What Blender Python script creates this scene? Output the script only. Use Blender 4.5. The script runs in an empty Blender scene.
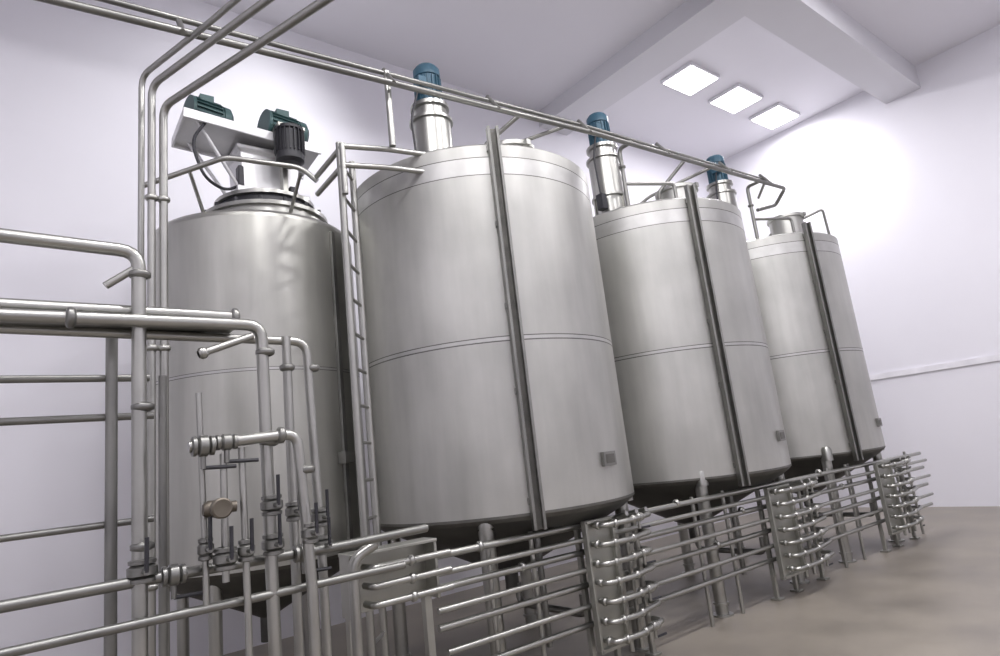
import bpy, bmesh, math, random
from mathutils import Vector, Matrix
random.seed(4)
scene=bpy.context.scene
scene.view_settings.view_transform='Standard'
# ---------------------------------------------------------------- camera
U=Vector((-.1111,.9732,-.2014)).normalized()
X=Vector((.788,-.0372,-.6145)).normalized()
Y=U.cross(X); X=Y.cross(U)
cam=bpy.data.objects.new('camera',bpy.data.cameras.new('camera'));bpy.context.collection.objects.link(cam)
M=Matrix((X,Y,U)).to_4x4(); M.translation=Vector((0,0,1.7)); cam.matrix_world=M
cam.data.sensor_width=36; cam.data.lens=36*627/1000; cam.data.clip_start=0.05
scene.camera=cam
# ---------------------------------------------------------------- materials
def mat(name,c1,c2=None,metal=0.0,rough=.5,scale=3.0,stretch=(1,1,1),rv=.04,bump=0.0,detail=5,emit=None,streak=0):
    m=bpy.data.materials.new(name); m.use_nodes=True
    nt=m.node_tree; b=nt.nodes['Principled BSDF']
    b.inputs['Metallic'].default_value=metal; b.inputs['Roughness'].default_value=rough
    c2=c2 or tuple(x*.8 for x in c1)
    tc=nt.nodes.new('ShaderNodeTexCoord'); mp=nt.nodes.new('ShaderNodeMapping'); mp.inputs['Scale'].default_value=stretch
    n=nt.nodes.new('ShaderNodeTexNoise'); n.inputs['Scale'].default_value=scale; n.inputs['Detail'].default_value=detail
    cr=nt.nodes.new('ShaderNodeValToRGB'); cr.color_ramp.elements[0].position=.3; cr.color_ramp.elements[1].position=.7
    cr.color_ramp.elements[0].color=(*c2,1); cr.color_ramp.elements[1].color=(*c1,1)
    L=nt.links.new
    L(tc.outputs['Object'],mp.inputs['Vector']);L(mp.outputs['Vector'],n.inputs['Vector'])
    L(n.outputs['Fac'],cr.inputs['Fac'])
    col=cr.outputs['Color']
    if streak:
        mp2=nt.nodes.new('ShaderNodeMapping'); mp2.inputs['Scale'].default_value=(4,4,.4)
        n2=nt.nodes.new('ShaderNodeTexNoise'); n2.inputs['Scale'].default_value=2.5; n2.inputs['Detail'].default_value=6
        r2=nt.nodes.new('ShaderNodeMapRange'); r2.inputs['From Min'].default_value=.35; r2.inputs['From Max'].default_value=.65
        r2.inputs['To Min'].default_value=1-streak; r2.inputs['To Max'].default_value=1+streak*.4
        mx=nt.nodes.new('ShaderNodeVectorMath'); mx.operation='SCALE'
        L(tc.outputs['Object'],mp2.inputs['Vector']);L(mp2.outputs['Vector'],n2.inputs['Vector']);L(n2.outputs['Fac'],r2.inputs['Value'])
        L(col,mx.inputs[0]);L(r2.outputs['Result'],mx.inputs['Scale']); col=mx.outputs['Vector']
    L(col,b.inputs['Base Color'])
    mr=nt.nodes.new('ShaderNodeMapRange'); mr.inputs['To Min'].default_value=max(.02,rough-rv); mr.inputs['To Max'].default_value=min(1,rough+rv)
    L(n.outputs['Fac'],mr.inputs['Value']);L(mr.outputs['Result'],b.inputs['Roughness'])
    if bump:
        bp=nt.nodes.new('ShaderNodeBump'); bp.inputs['Strength'].default_value=bump; bp.inputs['Distance'].default_value=.02
        L(n.outputs['Fac'],bp.inputs['Height']);L(bp.outputs['Normal'],b.inputs['Normal'])
    if emit:
        b.inputs['Emission Color'].default_value=(*emit[0],1); b.inputs['Emission Strength'].default_value=emit[1]
    return m
TANK=mat('brushed_tank_steel',(.53,.53,.50),(.41,.41,.385),.82,.42,1.6,(1,1,.8),.06,0,8,streak=.06)
TANK1=mat('satin_tank_steel',(.52,.52,.48),(.42,.42,.385),.88,.34,1.8,(1.5,1.5,.4),.05,.01,streak=.07)
BAND=mat('polished_weld_steel',(.55,.55,.53),(.45,.45,.43),.85,.36,6)
WELD=mat('dark_weld_seam',(.17,.165,.15),(.11,.11,.10),.7,.5,8)
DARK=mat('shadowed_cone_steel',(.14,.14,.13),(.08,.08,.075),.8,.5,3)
PIPE=mat('pipe_steel',(.43,.43,.40),(.35,.35,.33),.9,.3,3)
PIPED=mat('aged_pipe_steel',(.28,.28,.26),(.2,.2,.19),.85,.36,3)
PLATE=mat('sheet_steel',(.44,.44,.40),(.34,.34,.31),.8,.38,3)
BLUE=mat('motor_paint_blue',(.05,.13,.19),(.035,.09,.13),.1,.45,6)
TEAL=mat('motor_paint_green',(.045,.10,.10),(.03,.07,.07),.1,.45,6)
BLACK=mat('black_rubber',(.03,.03,.035),(.015,.015,.02),0,.5,6)
BRASS=mat('aged_gauge_metal',(.17,.15,.12),(.12,.105,.085),.7,.45,6)
WHITEP=mat('pale_guard_steel',(.68,.68,.68),(.55,.55,.56),.5,.4,4)
WALL=mat('lilac_wall_paint',(.79,.78,.83),(.75,.74,.79),0,.55,.5)
CEIL=mat('lilac_ceiling_paint',(.81,.80,.845),(.77,.76,.805),0,.7,.4)
BEAM=mat('beam_paint',(.71,.705,.74),(.66,.655,.69),0,.7,.4)
FLOOR=mat('worn_beige_floor',(.27,.24,.20),(.18,.16,.135),0,.4,1.6,rv=.1)
LAMP=mat('lamp_diffuser',(1,1,1),(1,1,1),0,.5,2,emit=((1,.98,1),9))
# ---------------------------------------------------------------- builders
def new_obj(name,bm,mats,parent=None,smooth=True,bevel=0,angle=40):
    me=bpy.data.meshes.new(name); bm.normal_update(); bm.to_mesh(me); bm.free()
    for m in mats: me.materials.append(m)
    o=bpy.data.objects.new(name,me); bpy.context.collection.objects.link(o)
    if smooth:
        for p in me.polygons: p.use_smooth=True
        me.set_sharp_from_angle(angle=math.radians(angle))
    if bevel:
        md=o.modifiers.new('bevel','BEVEL'); md.width=bevel; md.segments=2; md.limit_method='ANGLE'
    if parent: o.parent=parent
    return o
def empty(name,loc=(0,0,0)):
    e=bpy.data.objects.new(name,None); bpy.context.collection.objects.link(e); e.location=loc; e.empty_display_size=.2; return e
def add_box(bm,c,s,mi=0,rot=None):
    r=bmesh.ops.create_cube(bm,size=1.0)
    Mx=Matrix.Translation(Vector(c))@(rot.to_4x4() if rot else Matrix())@Matrix.Diagonal((*s,1))
    bmesh.ops.transform(bm,matrix=Mx,verts=r['verts'])
    for f in {f for v in r['verts'] for f in v.link_faces}: f.material_index=mi
def frame_for(d):
    d=d.normalized(); a=Vector((0,0,1)) if abs(d.z)<.9 else Vector((1,0,0))
    u=d.cross(a).normalized(); return u,d.cross(u).normalized()
def add_revolve(bm,origin,axis,prof,seg=32,mi=0):
    o=Vector(origin); ax=Vector(axis).normalized(); u,w=frame_for(ax); rings=[]
    for p in prof:
        rr,t=p[0],p[1]
        if rr<1e-5: rings.append([bm.verts.new(o+ax*t)])
        else: rings.append([bm.verts.new(o+ax*t+(u*math.cos(2*math.pi*i/seg)+w*math.sin(2*math.pi*i/seg))*rr) for i in range(seg)])
    for k in range(len(rings)-1):
        a,b=rings[k],rings[k+1]; m=prof[k+1][2] if len(prof[k+1])>2 else mi
        for i in range(seg):
            j=(i+1)%seg
            if len(a)==1 and len(b)==1: continue
            if len(a)==1: f=bm.faces.new((a[0],b[j],b[i]))
            elif len(b)==1: f=bm.faces.new((a[i],a[j],b[0]))
            else: f=bm.faces.new((a[i],a[j],b[j],b[i]))
            f.material_index=m
def cyl(bm,p,axis,r,h,seg=20,mi=0): add_revolve(bm,p,axis,[(0,0),(r,0),(r,h),(0,h)],seg,mi)
def fillet(pts,R):
    pts=[Vector(p) for p in pts]; out=[pts[0]]
    for i in range(1,len(pts)-1):
        a,b,c=pts[i-1],pts[i],pts[i+1]; d1=(a-b); d2=(c-b)
        r=min(R,d1.length*.45,d2.length*.45)
        p0=b+d1.normalized()*r; p2=b+d2.normalized()*r
        for k in range(6):
            t=k/5; out.append(p0*(1-t)**2+b*2*t*(1-t)+p2*t*t)
    out.append(pts[-1]); return out
def tube(bm,pts,r,R=None,seg=12,mi=0):
    P=fillet(pts,R if R is not None else r*2.6)
    d=(P[1]-P[0]).normalized(); u,_=frame_for(d); rings=[]
    for i,p in enumerate(P):
        dn=(P[min(i+1,len(P)-1)]-P[max(i-1,0)]).normalized()
        u=(u-dn*u.dot(dn)).normalized(); w=dn.cross(u)
        rings.append([bm.verts.new(p+(u*math.cos(2*math.pi*k/seg)+w*math.sin(2*math.pi*k/seg))*r) for k in range(seg)])
    for a,b in zip(rings,rings[1:]):
        for k in range(seg):
            j=(k+1)%seg; f=bm.faces.new((a[k],a[j],b[j],b[k])); f.material_index=mi
    for rg,rev in((rings[0],True),(rings[-1],False)):
        f=bm.faces.new(list(reversed(rg)) if rev else rg); f.material_index=mi
def clamp(bm,p,axis,r,mi=0):
    ax=Vector(axis).normalized(); p=Vector(p)
    add_revolve(bm,p-ax*.02,ax,[(r,0),(r*1.45,.008),(r*1.55,.012),(r*1.55,.028),(r*1.45,.032),(r,.04)],16,mi)
def valve(bm,p,axis,r,mi=0,mh=1):
    ax=Vector(axis).normalized(); p=Vector(p)
    add_revolve(bm,p-ax*.05,ax,[(r,0),(r*1.6,.005),(r*1.6,.02),(r*1.25,.024),(r*1.75,.034),(r*1.75,.066),(r*1.25,.076),(r*1.6,.08),(r*1.6,.095),(r,.1)],18,mi)
    u,w=frame_for(ax); s=w if abs(w.z)>abs(u.z) else u
    if abs(ax.z)>.9: s=Vector((0,-1,0))
    cyl(bm,p+s*r*1.5,s,.012,.06,10,mi)
    tube(bm,[p+s*(r*1.5+.055),p+s*(r*1.5+.06)+ax*.14],.009,seg=8,mi=mh)
# ---------------------------------------------------------------- room
def boxobj(name,lo,hi,m,bevel=0,parent=None):
    bm=bmesh.new(); lo=Vector(lo);hi=Vector(hi); add_box(bm,(lo+hi)/2,(hi-lo)); return new_obj(name,bm,[m],parent,False,bevel)
XL,XR,YF,YB,H=-3.0,13.0,-4.0,7.6,7.9
boxobj('floor',(XL,YF,-.1),(XR,YB,0),FLOOR)
boxobj('ceiling',(XL,YF,H),(XR,YB,H+.1),CEIL)
boxobj('wall_back',(XL,YB,-.1),(XR,YB+.1,H+.1),WALL)
boxobj('wall_right',(XR,YF,-.1),(XR+.1,YB+.1,H+.1),WALL)
boxobj('wall_left',(XL-.1,YF,-.1),(XL,YB+.1,H+.1),WALL)
boxobj('wall_front',(XL-.1,YF-.1,-.1),(XR+.1,YF,H+.1),WALL)
boxobj('ceiling_beam',(XL,3.1,H-.45),(XR,3.7,H),BEAM)
boxobj('ceiling_beam',(7.6,3.7,H-.3),(8.3,YB,H),BEAM)
boxobj('trim_1',(XR-.03,YF,2.35),(XR,YB,2.45),mat('trim_paint',(.85,.84,.88)))
def area(name,loc,rot,size,power,col=(1,1,1),sy=None):
    l=bpy.data.lights.new(name,'AREA'); l.energy=power; l.color=col; l.size=size
    if sy: l.shape='RECTANGLE'; l.size_y=sy
    o=bpy.data.objects.new(name,l); bpy.context.collection.objects.link(o); o.location=loc; o.rotation_euler=rot; return o
lamps=[(9.35,5.45,60),(10.75,5.42,55),(12.15,5.4,40),(-1,1.2,100),(1.5,1.2,112),(4,1.2,112),(6.5,1.2,100),(9,1.2,66),(0,-2.2,105),(4,-2.2,105),(8,-2.2,70)]  # first three are the row in view; the rest are unseen panels added for light
for lx,ly,pw_ in lamps:
    e=empty('ceiling_light',(lx,ly,H))
    bm=bmesh.new(); add_box(bm,(0,0,-.03),(.86,.66,.06)); new_obj('housing',bm,[BEAM],e,False,.01)
    bm=bmesh.new(); add_box(bm,(0,0,-.065),(.78,.58,.012)); new_obj('diffuser',bm,[LAMP],e,False)
    a=area('lamp',(0,0,-.09),(0,0,0),.76,pw_,(1,.98,1),.56); a.parent=e
def spot(name,loc,target,power,ang,blend=1,size=.2,col=(1,1,1)):
    l=bpy.data.lights.new(name,'SPOT'); l.energy=power; l.spot_size=math.radians(ang); l.spot_blend=blend; l.shadow_soft_size=size; l.color=col
    o=bpy.data.objects.new(name,l); bpy.context.collection.objects.link(o); o.location=loc
    o.rotation_euler=(Vector(target)-Vector(loc)).to_track_quat('-Z','Y').to_euler(); return o
spot('added_glow_spot',(10.6,4.6,7.3),(13,4.8,6.35),150,58)  # added spot without a fixture, makes the glow on the right wall
spot('added_glow_spot',(3.0,5.4,7.4),(2.2,7.6,5.6),230,100)  # another added spot, brightens the back wall behind the mixer motors
# ---------------------------------------------------------------- tanks
def storage_tank(cx,cy,r=1.1,zt=4.2,zb=1.27,mh=0,mx=0,nk=.1):
    e=empty('storage_tank',(cx,cy,0))
    bm=bmesh.new(); zm=2.58
    prof=[(r-.03,zb-.03,2),(r,zb,2),(r,zb+.02,2),(r,zm-.022,0),(r,zm-.012,2),(r,zm+.014,1),(r,zm+.022,2),
          (r,zt-.27,0),(r,zt-.262,2),(r,zt-.12,1),(r,zt-.112,2),(r,zt-.01,0),(r-.012,zt,0),(r-.04,zt+.02,0),(.45,zt+.17,0),(0,zt+.2,0)]
    add_revolve(bm,(0,0,0),(0,0,1),prof,96)
    new_obj('shell',bm,[TANK,BAND,WELD],e,angle=12)
    bm=bmesh.new(); add_revolve(bm,(0,0,0),(0,0,1),[(r-.03,zb-.03),(r-.1,zb-.08),(.2,zb-.5),(.06,zb-.55),(.06,zb-.7),(0,zb-.7)],64)
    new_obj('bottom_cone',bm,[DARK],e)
    dx,dy=-.505,-1.03; n=Vector((dx,dy,0)).normalized(); t=Vector((-n.y,n.x,0)); rot=Matrix((t,n,Vector((0,0,1)))).transposed()
    bm=bmesh.new(); zc=(zt+.12+zb-.1)/2; hh=zt+.12-zb+.1
    for s in(-1,1): add_box(bm,n*(r+.045)+t*s*.036+Vector((0,0,zc)),(.022,.07,hh),0,rot)
    add_box(bm,n*(r+.02)+Vector((0,0,zc)),(.06,.015,hh),1,rot)
    for z in (zb+.1,zb+.9,zm+.25,zt-.7,zt-.05): add_box(bm,n*(r+.012)+Vector((0,0,z)),(.11,.03,.05),0,rot)
    new_obj('level_gauge_channel',bm,[PIPED,WELD],e,False,.003)
    bm=bmesh.new()
    for sx in(-1,1):
        for sy in(-1,1):
            x,y=sx*.74,sy*.72
            cyl(bm,(x,y,0),(0,0,1),.06,zb,20)
            add_revolve(bm,(x*1.04,y*1.06,zb-.06),(0,0,1),[(.0,0),(.06,0),(.06,.14),(.04,.17),(0,.175)],16)
            cyl(bm,(x,y,0),(0,0,1),.1,.015,20); cyl(bm,(x,y,.1),(0,0,1),.075,.02,20)
    new_obj('legs',bm,[PIPE],e)
    bm=bmesh.new(); q=(.2,-.42,zt+.03)
    add_revolve(bm,q,(0,0,1),[(.235,0),(.235,.23+nk),(.26,.235+nk),(.26,.275+nk),(.235,.28+nk),(.15,.32+nk),(0,.335+nk)],36)
    cyl(bm,(.2,-.42,zt+.34+nk),(0,0,1),.03,.05,12); add_box(bm,(.2,-.69,zt+.27+nk),(.05,.07,.05))
    new_obj('manway_neck',bm,[TANK],e)
    a=math.radians(-80); n2=Vector((math.cos(a),math.sin(a),0)); t2=Vector((-n2.y,n2.x,0)); r2=Matrix((t2,n2,Vector((0,0,1)))).transposed()
    bm=bmesh.new(); add_box(bm,n2*(r+.012)+Vector((0,0,1.6)),(.17,.03,.11),0,r2); add_box(bm,n2*(r+.028)+Vector((0,0,1.6)),(.12,.006,.07),1,r2)
    new_obj('nameplate',bm,[PIPED,WELD],e,False,.004)
    bm=bmesh.new(); ax,ay=-.26+mx,.25; z0=zt+.1+mh
    add_revolve(bm,(ax,ay,z0),(0,0,1),[(.28,0),(.28,.04),(.2,.045),(.2,.42),(.225,.43),(.225,.46),(.2,.47),(.2,.95),(.225,.955),(.225,.985),(.17,.99),(.17,1.1),(.2,1.11),(.2,1.15),(0,1.15)],28,0)
    for k in range(3):
        aa=k*2.09+.6; add_box(bm,(ax+math.cos(aa)*.21,ay+math.sin(aa)*.21,z0+.25),(.02,.02,.4),0)
    new_obj('agitator_housing',bm,[PIPE],e)
    bm=bmesh.new(); zz=z0+1.15
    add_revolve(bm,(ax,ay,zz),(0,0,1),[(0,0),(.16,0),(.16,.03),(.125,.04),(.125,.33),(.14,.335),(.14,.42),(.11,.46),(0,.47)],28,0)
    for k in range(18):
        aa=k*math.pi/9; add_box(bm,(ax+math.cos(aa)*.13,ay+math.sin(aa)*.13,zz+.185),(.03,.008,.27),0,Matrix.Rotation(aa,3,'Z'))
    add_box(bm,(ax-.14,ay-.08,zz+.2),(.09,.1,.12),0)
    new_obj('agitator_motor',bm,[BLUE],e)
    bm=bmesh.new(); add_box(bm,(ax-.27,ay-.1,z0+.32),(.09,.1,.2)); tube(bm,[(ax-.27,ay-.1,z0+.4),(ax-.3,ay-.1,z0+.9),(ax-.15,ay-.08,zz+.2)],.012,.1,8)
    new_obj('junction_box',bm,[BLACK],e,False,.01)
    return e
storage_tank(3.55,4.64,1.16,mh=-.14,mx=.05,nk=.08)
storage_tank(6.2,4.62,1.14,nk=.15)
storage_tank(8.86,4.62,1.07,nk=.2)
TK=[(3.58,4.6),(6.2,4.6),(8.88,4.62)]
# ---------------------------------------------------------------- mixing tank (left)
def mixing_tank(cx,cy,r=.92,zt=4.0,zb=1.08):
    e=empty('mixing_tank',(cx,cy,0))
    bm=bmesh.new()
    add_revolve(bm,(0,0,0),(0,0,1),[(r-.03,zb-.03,2),(r,zb,2),(r,2.6),(r,2.606,2),(r,2.625,1),(r,2.63,2),(r,zt-.06),(r-.008,zt-.03),(r-.03,zt),(.5,zt+.1),(0,zt+.12)],96)
    new_obj('shell',bm,[TANK1,BAND,WELD],e,angle=12)
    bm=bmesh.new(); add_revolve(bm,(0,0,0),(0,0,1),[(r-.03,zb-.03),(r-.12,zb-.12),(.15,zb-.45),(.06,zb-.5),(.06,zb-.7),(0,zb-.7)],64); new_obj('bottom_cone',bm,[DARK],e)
    bm=bmesh.new()
    for sx in(-1,1):
        for sy in(-1,1): cyl(bm,(sx*.56,sy*.56,0),(0,0,1),.05,zb,18); cyl(bm,(sx*.56,sy*.56,0),(0,0,1),.09,.015,18)
    new_obj('legs',bm,[PIPE],e)
    ox=.05
    bm=bmesh.new(); o=(ox,-.2,zt+.02)
    add_revolve(bm,o,(0,0,1),[(.55,0),(.55,.1),(.58,.105),(.58,.14),(.52,.145),(.45,.16,1),(.43,.26,1),(.46,.265),(.46,.3),(.3,.31),(0,.31)],48)
    for k in range(16):
        a=k*math.pi/8; cyl(bm,(o[0]+.54*math.cos(a),o[1]+.54*math.sin(a),o[2]+.13),(0,0,1),.018,.06,8,1)
    new_obj('mounting_flange',bm,[PIPE,BLACK],e)
    bm=bmesh.new(); z=zt+.31
    vs=[]
    for (w,d,h) in((.34,.3,0),(.34,.3,.07),(.26,.2,.10),(.28,.2,.46),(.32,.24,.48),(.32,.24,.52)):
        vs.append([bm.verts.new((ox+sx*w,-.2+sy*d,z+h)) for sx,sy in((-1,-1),(1,-1),(1,1),(-1,1))])
    for a,b in zip(vs,vs[1:]):
        for i in range(4): bm.faces.new((a[i],a[(i+1)%4],b[(i+1)%4],b[i]))
    bm.faces.new(list(reversed(vs[0]))); bm.faces.new(vs[-1])
    add_box(bm,(ox-.27,-.35,z+.2),(.06,.1,.24),1); add_box(bm,(ox+.2,-.42,z+.1),(.08,.06,.14),1)
    new_obj('gearbox_housing',bm,[WHITEP,BLACK],e,False,.012)
    bm=bmesh.new(); rot=Matrix.Rotation(math.radians(-6),3,'X')@Matrix.Rotation(math.radians(4),3,'Y')
    c=Vector((-.12,-.3,z+.58))
    add_box(bm,c,(1.25,.5,.03),0,rot); add_box(bm,c+rot@Vector((0,-.245,.0)),(1.25,.02,.1),0,rot); add_box(bm,c+rot@Vector((0,.245,.0)),(1.25,.02,.1),0,rot)
    add_box(bm,c+rot@Vector((-.615,0,0)),(.02,.5,.1),0,rot)
    for s in(-1,1):
        tube(bm,[c+rot@Vector((-.5,s*.18,0)),Vector((ox-.25,-.2+s*.15,z+.05))],.018,seg=8)
    new_obj('motor_tray',bm,[WHITEP],e,False,.006)
    def motor(p,axis,r,L,m,name):
        bm=bmesh.new(); p=Vector(p); ax=Vector(axis).normalized(); u,w=frame_for(ax)
        add_revolve(bm,p,ax,[(0,0),(r*1.15,0),(r*1.15,.03),(r,.04),(r,L*.75),(r*1.08,L*.76),(r*1.08,L*.92),(r*.8,L),(0,L)],28)
        for k in range(20):
            a=k*math.pi/10; d=u*math.cos(a)+w*math.sin(a); rt=Matrix((d,ax.cross(d),ax)).transposed()
            add_box(bm,p+d*(r+.008)+ax*L*.4,(.025,.008,L*.62),0,rt)
        add_box(bm,p+ax*L*.4+Vector((0,-r*.3,r*.9)),(.12,.12,.1))
        new_obj(name,bm,[m],e)
    motor((-.66,-.32,z+.80),(1,.15,-.03),.13,.38,TEAL,'drive_motor')
    motor((-.02,-.44,z+.76),(1,.1,-.05),.135,.42,TEAL,'gear_motor')
    motor((.16,-.62,z+.66),(0,0,-1),.12,.36,BLACK,'pump_motor')
    bm=bmesh.new(); add_box(bm,(.16,-.5,z+.66),(.26,.4,.04)); add_box(bm,(.16,-.43,z+.3),(.05,.1,.6)); new_obj('motor_bracket',bm,[PLATE],e,False,.005)
    bm=bmesh.new(); tube(bm,[(-.55,-.5,z+.62),(-.70,-.6,z+.35),(-.6,-.62,z+.02),(-.4,-.5,z-.02),(-.22,-.4,z+.12)],.014,.15,8); new_obj('power_cable',bm,[BLACK],e)
    bm=bmesh.new(); 
    a=math.radians(-62); n=Vector((math.cos(a),math.sin(a),0)); t=Vector((-n.y,n.x,0)); rt=Matrix((t,n,Vector((0,0,1)))).transposed()
    add_box(bm,n*(r+.015)+Vector((0,0,2.5)),(.05,.03,2.8),0,rt); add_box(bm,n*(r+.04)+Vector((0,0,1.85)),(.16,.08,.1),0,rt)
    new_obj('side_bracket',bm,[PIPED],e,False,.004)
mixing_tank(1.86,5.98)
# ---------------------------------------------------------------- overhead pipe rail
def overhead():
    e=empty('overhead_pipe_rail')
    bm=bmesh.new()
    tube(bm,[(-.5,3.9,4.52),(1.68,3.9,4.67),(4.68,3.9,4.86),(8.6,3.9,4.98),(8.75,4.15,4.85),(8.3,4.2,4.72)],.026,.06)
    tube(bm,[(-.5,4.0,4.70),(1.68,4.0,4.82),(4.68,4.0,4.99),(8.3,4.0,5.09),(8.6,4.3,5.0)],.02,.06)
    for x,z in((.8,4.65),(2.33,4.76),(3.4,4.83),(4.6,4.90),(5.9,4.95),(7.2,4.99),(8.2,5.02)): tube(bm,[(x,3.88,z-.06),(x,4.02,z+.14)],.02)
    new_obj('rails',bm,[PIPED],e)
    bm=bmesh.new()
    for i,(cx,cy) in enumerate(TK):
        zt=(4.80,4.92,4.98)[i]
        if i: 
            tube(bm,[(cx-.9,cy-.5,4.2),(cx-.9,cy-.5,zt),(cx-.9,3.92,zt)],.024)
            tube(bm,[(cx-.9,cy-.5,4.5),(cx-.35,cy-.75,4.5),(cx-.35,cy-.75,4.2)],.02); clamp(bm,(cx-.9,cy-.5,4.7),(0,0,1),.026)
        if i<2:
            tube(bm,[(cx+.15,3.95,zt+.05),(cx-.1,cy-.35,4.6),(cx-.1,cy-.35,4.25)],.022,.06)
            tube(bm,[(cx+.75,3.95,zt+.08),(cx+.2,cy+.0,4.75),(cx+.05,cy+.2,4.6),(cx+.05,cy+.2,4.3)],.02,.06)
    new_obj('hangers',bm,[PIPED],e)
    bm=bmesh.new(); tube(bm,[(2.33,3.98,4.2),(2.33,3.98,4.86)],.026); new_obj('post',bm,[PIPE],e)
    bm=bmesh.new(); tube(bm,[(8.9,4.5,4.3),(8.9,4.4,4.5),(9.3,3.75,4.72),(9.42,3.78,4.15)],.018,.05); new_obj('end_brace',bm,[PIPED],e)
overhead()
def ladder():
    e=empty('access_ladder'); bm=bmesh.new()
    a=Vector((1.98,4.2,0)); b=Vector((2.2,4.45,0))
    for p in(a,b): tube(bm,[p,p+Vector((0,0,4.25))],.028,seg=10)
    for k in range(15):
        z=.3+k*.27; tube(bm,[a+Vector((0,0,z)),b+Vector((0,0,z))],.013,seg=8)
    new_obj('rails_and_rungs',bm,[PIPE],e)
    bm=bmesh.new()
    for z in(4.04,4.20):
        tube(bm,[(1.98,4.15,z),(2.33,4.04,z),(2.7,3.98,z)],.022); tube(bm,[(1.98,4.15,z),(2.0,4.72,z)],.022)
    tube(bm,[(1.98,4.15,3.8),(1.98,4.15,4.22)],.024); tube(bm,[(2.7,3.98,4.02),(2.7,3.98,4.22)],.02)
    new_obj('landing_frame',bm,[PIPE],e)
ladder()
def guard():
    e=empty('mixing_tank_guard_rail'); bm=bmesh.new()
    tube(bm,[(.80,5.4,4.18),(1.33,4.95,4.34),(1.9,4.8,4.30),(2.02,4.76,4.18)],.022,.08)
    for p,q in(((1.10,5.14),(1.3,5.5)),((1.9,4.82),(1.95,5.3))):
        tube(bm,[(*p,4.25),(*q,4.0)],.016,seg=8)
    new_obj('rail',bm,[PIPE],e)
guard()
e=empty('riser_pipes'); bm=bmesh.new()
tube(bm,[(.69,4.3,0),(.69,4.3,4.42),(.97,3.5,4.42),(1.85,1.0,4.42)],.024,.1)
tube(bm,[(.76,4.3,0),(.76,4.3,4.28),(1.06,3.5,4.28),(1.98,1.0,4.28)],.026,.1)
tube(bm,[(.66,4.5,0),(.66,4.5,4.6),(.93,3.7,4.6),(1.6,1.5,4.6)],.02,.1)
for z in(1.2,2.6,3.6):
    for x in(.69,.76): clamp(bm,(x,4.3,z),(0,0,1),.026)
new_obj('pipes',bm,[PIPE],e)
# ---------------------------------------------------------------- left process piping
e=empty('process_pipework')
bm=bmesh.new(); y=3.2
tube(bm,[(-1.2,y,2.88),(.46,y,2.83),(.48,y,0)],.031,.08)
tube(bm,[(.33,y+.02,2.66),(.46,y,2.76)],.018)
tube(bm,[(-1.2,y+.06,2.57),(.91,y+.06,2.55)],.031)
tube(bm,[(-1.2,y-.04,2.49),(1.00,y-.04,2.49),(1.02,y-.04,0)],.03,.08)
tube(bm,[(-1.2,y+.14,2.50),(1.30,y+.14,2.45),(1.33,y+.14,1.2),(1.33,y+.14,0)],.024,.08)
tube(bm,[(1.18,y+.12,2.47),(1.18,y+.12,0)],.024)
tube(bm,[(.71,y-.1,2.33),(.95,y-.05,2.43)],.018)
clamp(bm,(.71,y-.1,2.33),(1,0,.4),.018)
new_obj('main_lines',bm,[PIPE],e)
bm=bmesh.new(); add_box(bm,(-.1,y+.1,2.50),(2.0,.16,.03)); new_obj('cable_tray',bm,[PIPED],e,False,.004)
bm=bmesh.new()
tube(bm,[(-1.2,y+.35,2.29),(.56,y+.35,2.29)],.018)
tube(bm,[(-1.2,y+.35,2.10),(.58,y+.35,2.10)],.018)
tube(bm,[(-1.2,y+.35,1.6),(.58,y+.35,1.6)],.016)
tube(bm,[(.39,y+.3,2.5),(.41,y+.3,0)],.026); tube(bm,[(.62,y+.35,2.3),(.62,y+.35,0)],.02)
tube(bm,[(-1.2,y,1.36),(.6,y,1.36),(1.4,y+.1,1.34),(2.0,y+.2,1.34)],.024)
tube(bm,[(-1.2,y-.05,1.2),(1.7,y-.05,1.2)],.02)
new_obj('back_lines',bm,[PIPED],e)
bm=bmesh.new()
tube(bm,[(.64,y-.12,1.9),(1.13,y-.12,1.93),(1.17,y-.12,1.2),(1.17,y-.12,0)],.026,.07)
tube(bm,[(.70,y-.05,2.15),(.72,y-.05,1.35),(.72,y-.05,1.2)],.014)
tube(bm,[(.87,y-.1,1.88),(.88,y-.1,1.2),(.88,y-.1,0)],.016)
tube(bm,[(.79,y-.1,1.86),(.79,y-.1,1.3)],.016)
new_obj('branch_lines',bm,[PIPE],e)
bm=bmesh.new()
for p,a,r in(((.48,y,2.1),(0,0,1),.031),((.48,y,1.5),(0,0,1),.031),((.465,y,2.72),(0,0,1),.031),((1.015,y-.04,2.35),(0,0,1),.03),((1.02,y-.04,1.9),(0,0,1),.03),((1.18,y+.12,2.3),(0,0,1),.026),
  ((1.33,y+.14,2.3),(0,0,1),.024),((.9,y+.06,2.55),(1,0,0),.031),((.2,y-.04,2.49),(1,0,0),.03),((1.05,y-.12,1.925),(1,0,0),.026),((1.17,y-.12,1.75),(0,0,1),.026)): clamp(bm,p,a,r)
valve(bm,(.70,y-.12,1.90),(1,0,0),.028); valve(bm,(.80,y-.12,1.91),(1,0,0),.022)
valve(bm,(.88,y-.1,1.42),(0,0,1),.022); valve(bm,(1.02,y-.04,1.42),(0,0,1),.03); valve(bm,(1.02,y-.04,1.6),(0,0,1),.03); valve(bm,(1.33,y+.14,1.5),(0,0,1),.03); valve(bm,(1.33,y+.14,1.36),(0,0,1),.034)
valve(bm,(.48,y,1.4),(0,0,1),.034); valve(bm,(.79,y-.1,1.4),(0,0,1),.03); valve(bm,(.60,y,1.36),(1,0,0),.026); valve(bm,(1.2,y+.06,1.345),(1,0,0),.026)
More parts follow.
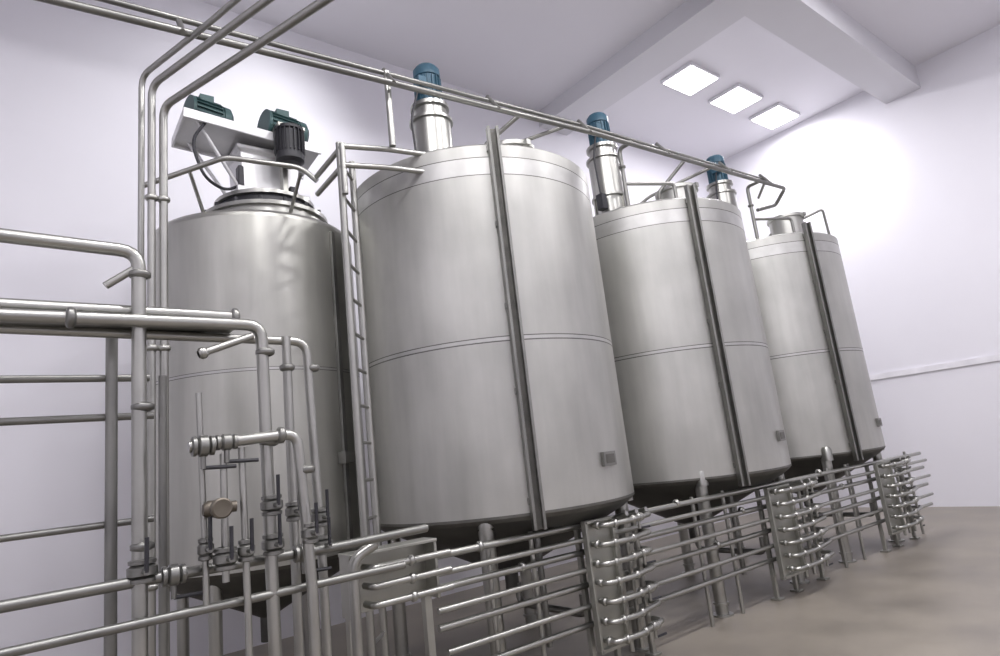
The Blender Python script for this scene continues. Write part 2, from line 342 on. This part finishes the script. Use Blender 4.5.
valve(bm,(1.17,y-.12,1.45),(0,0,1),.024); valve(bm,(1.18,y+.12,1.55),(0,0,1),.024); valve(bm,(.72,y-.05,1.45),(0,0,1),.02)
new_obj('valves_and_clamps',bm,[PIPED,BLACK],e)
bm=bmesh.new()
add_revolve(bm,(.76,y-.14,1.62),(0,-1,0),[(0,0),(.04,0),(.045,.01),(.045,.045),(.038,.05),(0,.046)],24)
add_revolve(bm,(.70,y-.1,1.62),(1,0,0),[(0,0),(.025,0),(.038,.02),(.038,.08),(.025,.1),(.025,.14),(0,.14)],16)
new_obj('pressure_gauge',bm,[BRASS],e)
# ---------------------------------------------------------------- valve manifolds along floor
def manifold(x0,x1,z1=1.14,z0=.22,y=3.62,n=7):
    e=empty('valve_manifold',(x0,y,0)); w=x1-x0
    bm=bmesh.new()
    pw=w*.42
    add_box(bm,(pw/2,.02,(z0+z1)/2),(pw,.02,z1-z0)); 
    for s in(0,1): add_box(bm,(s*pw,.0,(z0+z1)/2),(.025,.05,z1-z0+.02))
    for z in(z0,z1): add_box(bm,(pw/2,.0,z),(pw+.03,.05,.025))
    for xx in(.03,pw,w): 
        add_box(bm,(xx,.12,z1/2),(.04,.04,z1)); add_box(bm,(xx,.12,.01),(.1,.1,.02))
    new_obj('panel_frame',bm,[PLATE],e,False,.004)
    bm=bmesh.new()
    for i in range(n):
        z=z0+.07+(z1-z0-.1)*i/(n-1); jx=random.uniform(-.03,.03)
        tube(bm,[(pw*.25+jx,.0,z),(pw*.25+jx,-.12,z),(pw*1.1+jx,-.14,z),(w+jx,-.05,z),(w+jx,.12,z)],.021,.05,10)
        clamp(bm,(pw*.6+jx,-.13,z),(1,0,0),.021); clamp(bm,(pw*1.35+jx,-.12,z),(1,0,0),.021)
        clamp(bm,(pw*.25+jx,-.05,z),(0,1,0),.021)
        if i%2==0: valve(bm,(w*.75,-.09,z),(1,.1,0),.02,0,1)
    for k in range(3):
        x=w*(.55+.17*k); tube(bm,[(x,.05,z0-.1),(x,.05,z1-.02),(x,-.1,z1+.02)],.02,.05,10)
    new_obj('u_bend_tubes',bm,[PIPE,BLACK],e)
manifold(3.52,4.22); manifold(6.15,7.15,1.08); manifold(8.8,9.8,1.08)
e=empty('valve_manifold',(1.56,3.6,0)); bm=bmesh.new()
add_box(bm,(.28,.05,1.08),(.56,.02,.34)); add_box(bm,(.28,-.02,1.25),(.58,.16,.02)); add_box(bm,(0,-.02,1.08),(.02,.14,.34)); add_box(bm,(.56,-.02,1.08),(.02,.14,.34))
add_box(bm,(.03,.02,.46),(.05,.05,.92)); add_box(bm,(.53,.02,.46),(.05,.05,.92)); new_obj('panel_frame',bm,[PLATE],e,False,.004)
bm=bmesh.new()
tube(bm,[(-.02,-.16,0),(-.02,-.16,1.24),(.12,-.16,1.3)],.03,.07)
for z in(1.17,1.07,.97): tube(bm,[(.1,-.04,z),(.1,-.15,z),(.62,-.15,z)],.02,.04); clamp(bm,(.35,-.15,z),(1,0,0),.02)
new_obj('u_bend_tubes',bm,[PIPE],e)
e=empty('header_pipes'); bm=bmesh.new()
for i,(z,yy,r) in enumerate(((1.12,3.72,.024),(1.02,3.66,.02),(.92,3.72,.024),(.80,3.66,.02),(.68,3.72,.024),(.54,3.68,.02),(.40,3.72,.022))):
    tube(bm,[(2.1+.03*i,yy,z),(10.6,yy,z-.04)],r)
for x in(2.7,3.1,5.1,5.6,7.8,8.3,10.2):
    tube(bm,[(x,3.77,0),(x,3.77,1.14)],.018); 
for x,z in((2.6,1.12),(2.95,.92),(4.8,1.12),(5.3,.68),(5.8,.92),(7.5,1.12),(8.0,.9)): clamp(bm,(x,3.72,z),(1,0,0),.024)
new_obj('headers',bm,[PIPE],e)
bm=bmesh.new()
for cx,cy in TK:
    tube(bm,[(cx,cy,.62),(cx,cy,.45),(cx,3.8,.45),(cx+.0,3.8,.6)],.03,.08); 
    tube(bm,[(cx-.35,3.85,.3),(cx-.35,3.85,1.25),(cx-.35,4.05,1.35)],.025,.06)
new_obj('drain_lines',bm,[PIPED],e)
w=bpy.data.worlds.new('world'); scene.world=w; w.use_nodes=True; w.node_tree.nodes['Background'].inputs[0].default_value=(.85,.85,.9,1); w.node_tree.nodes['Background'].inputs[1].default_value=.2
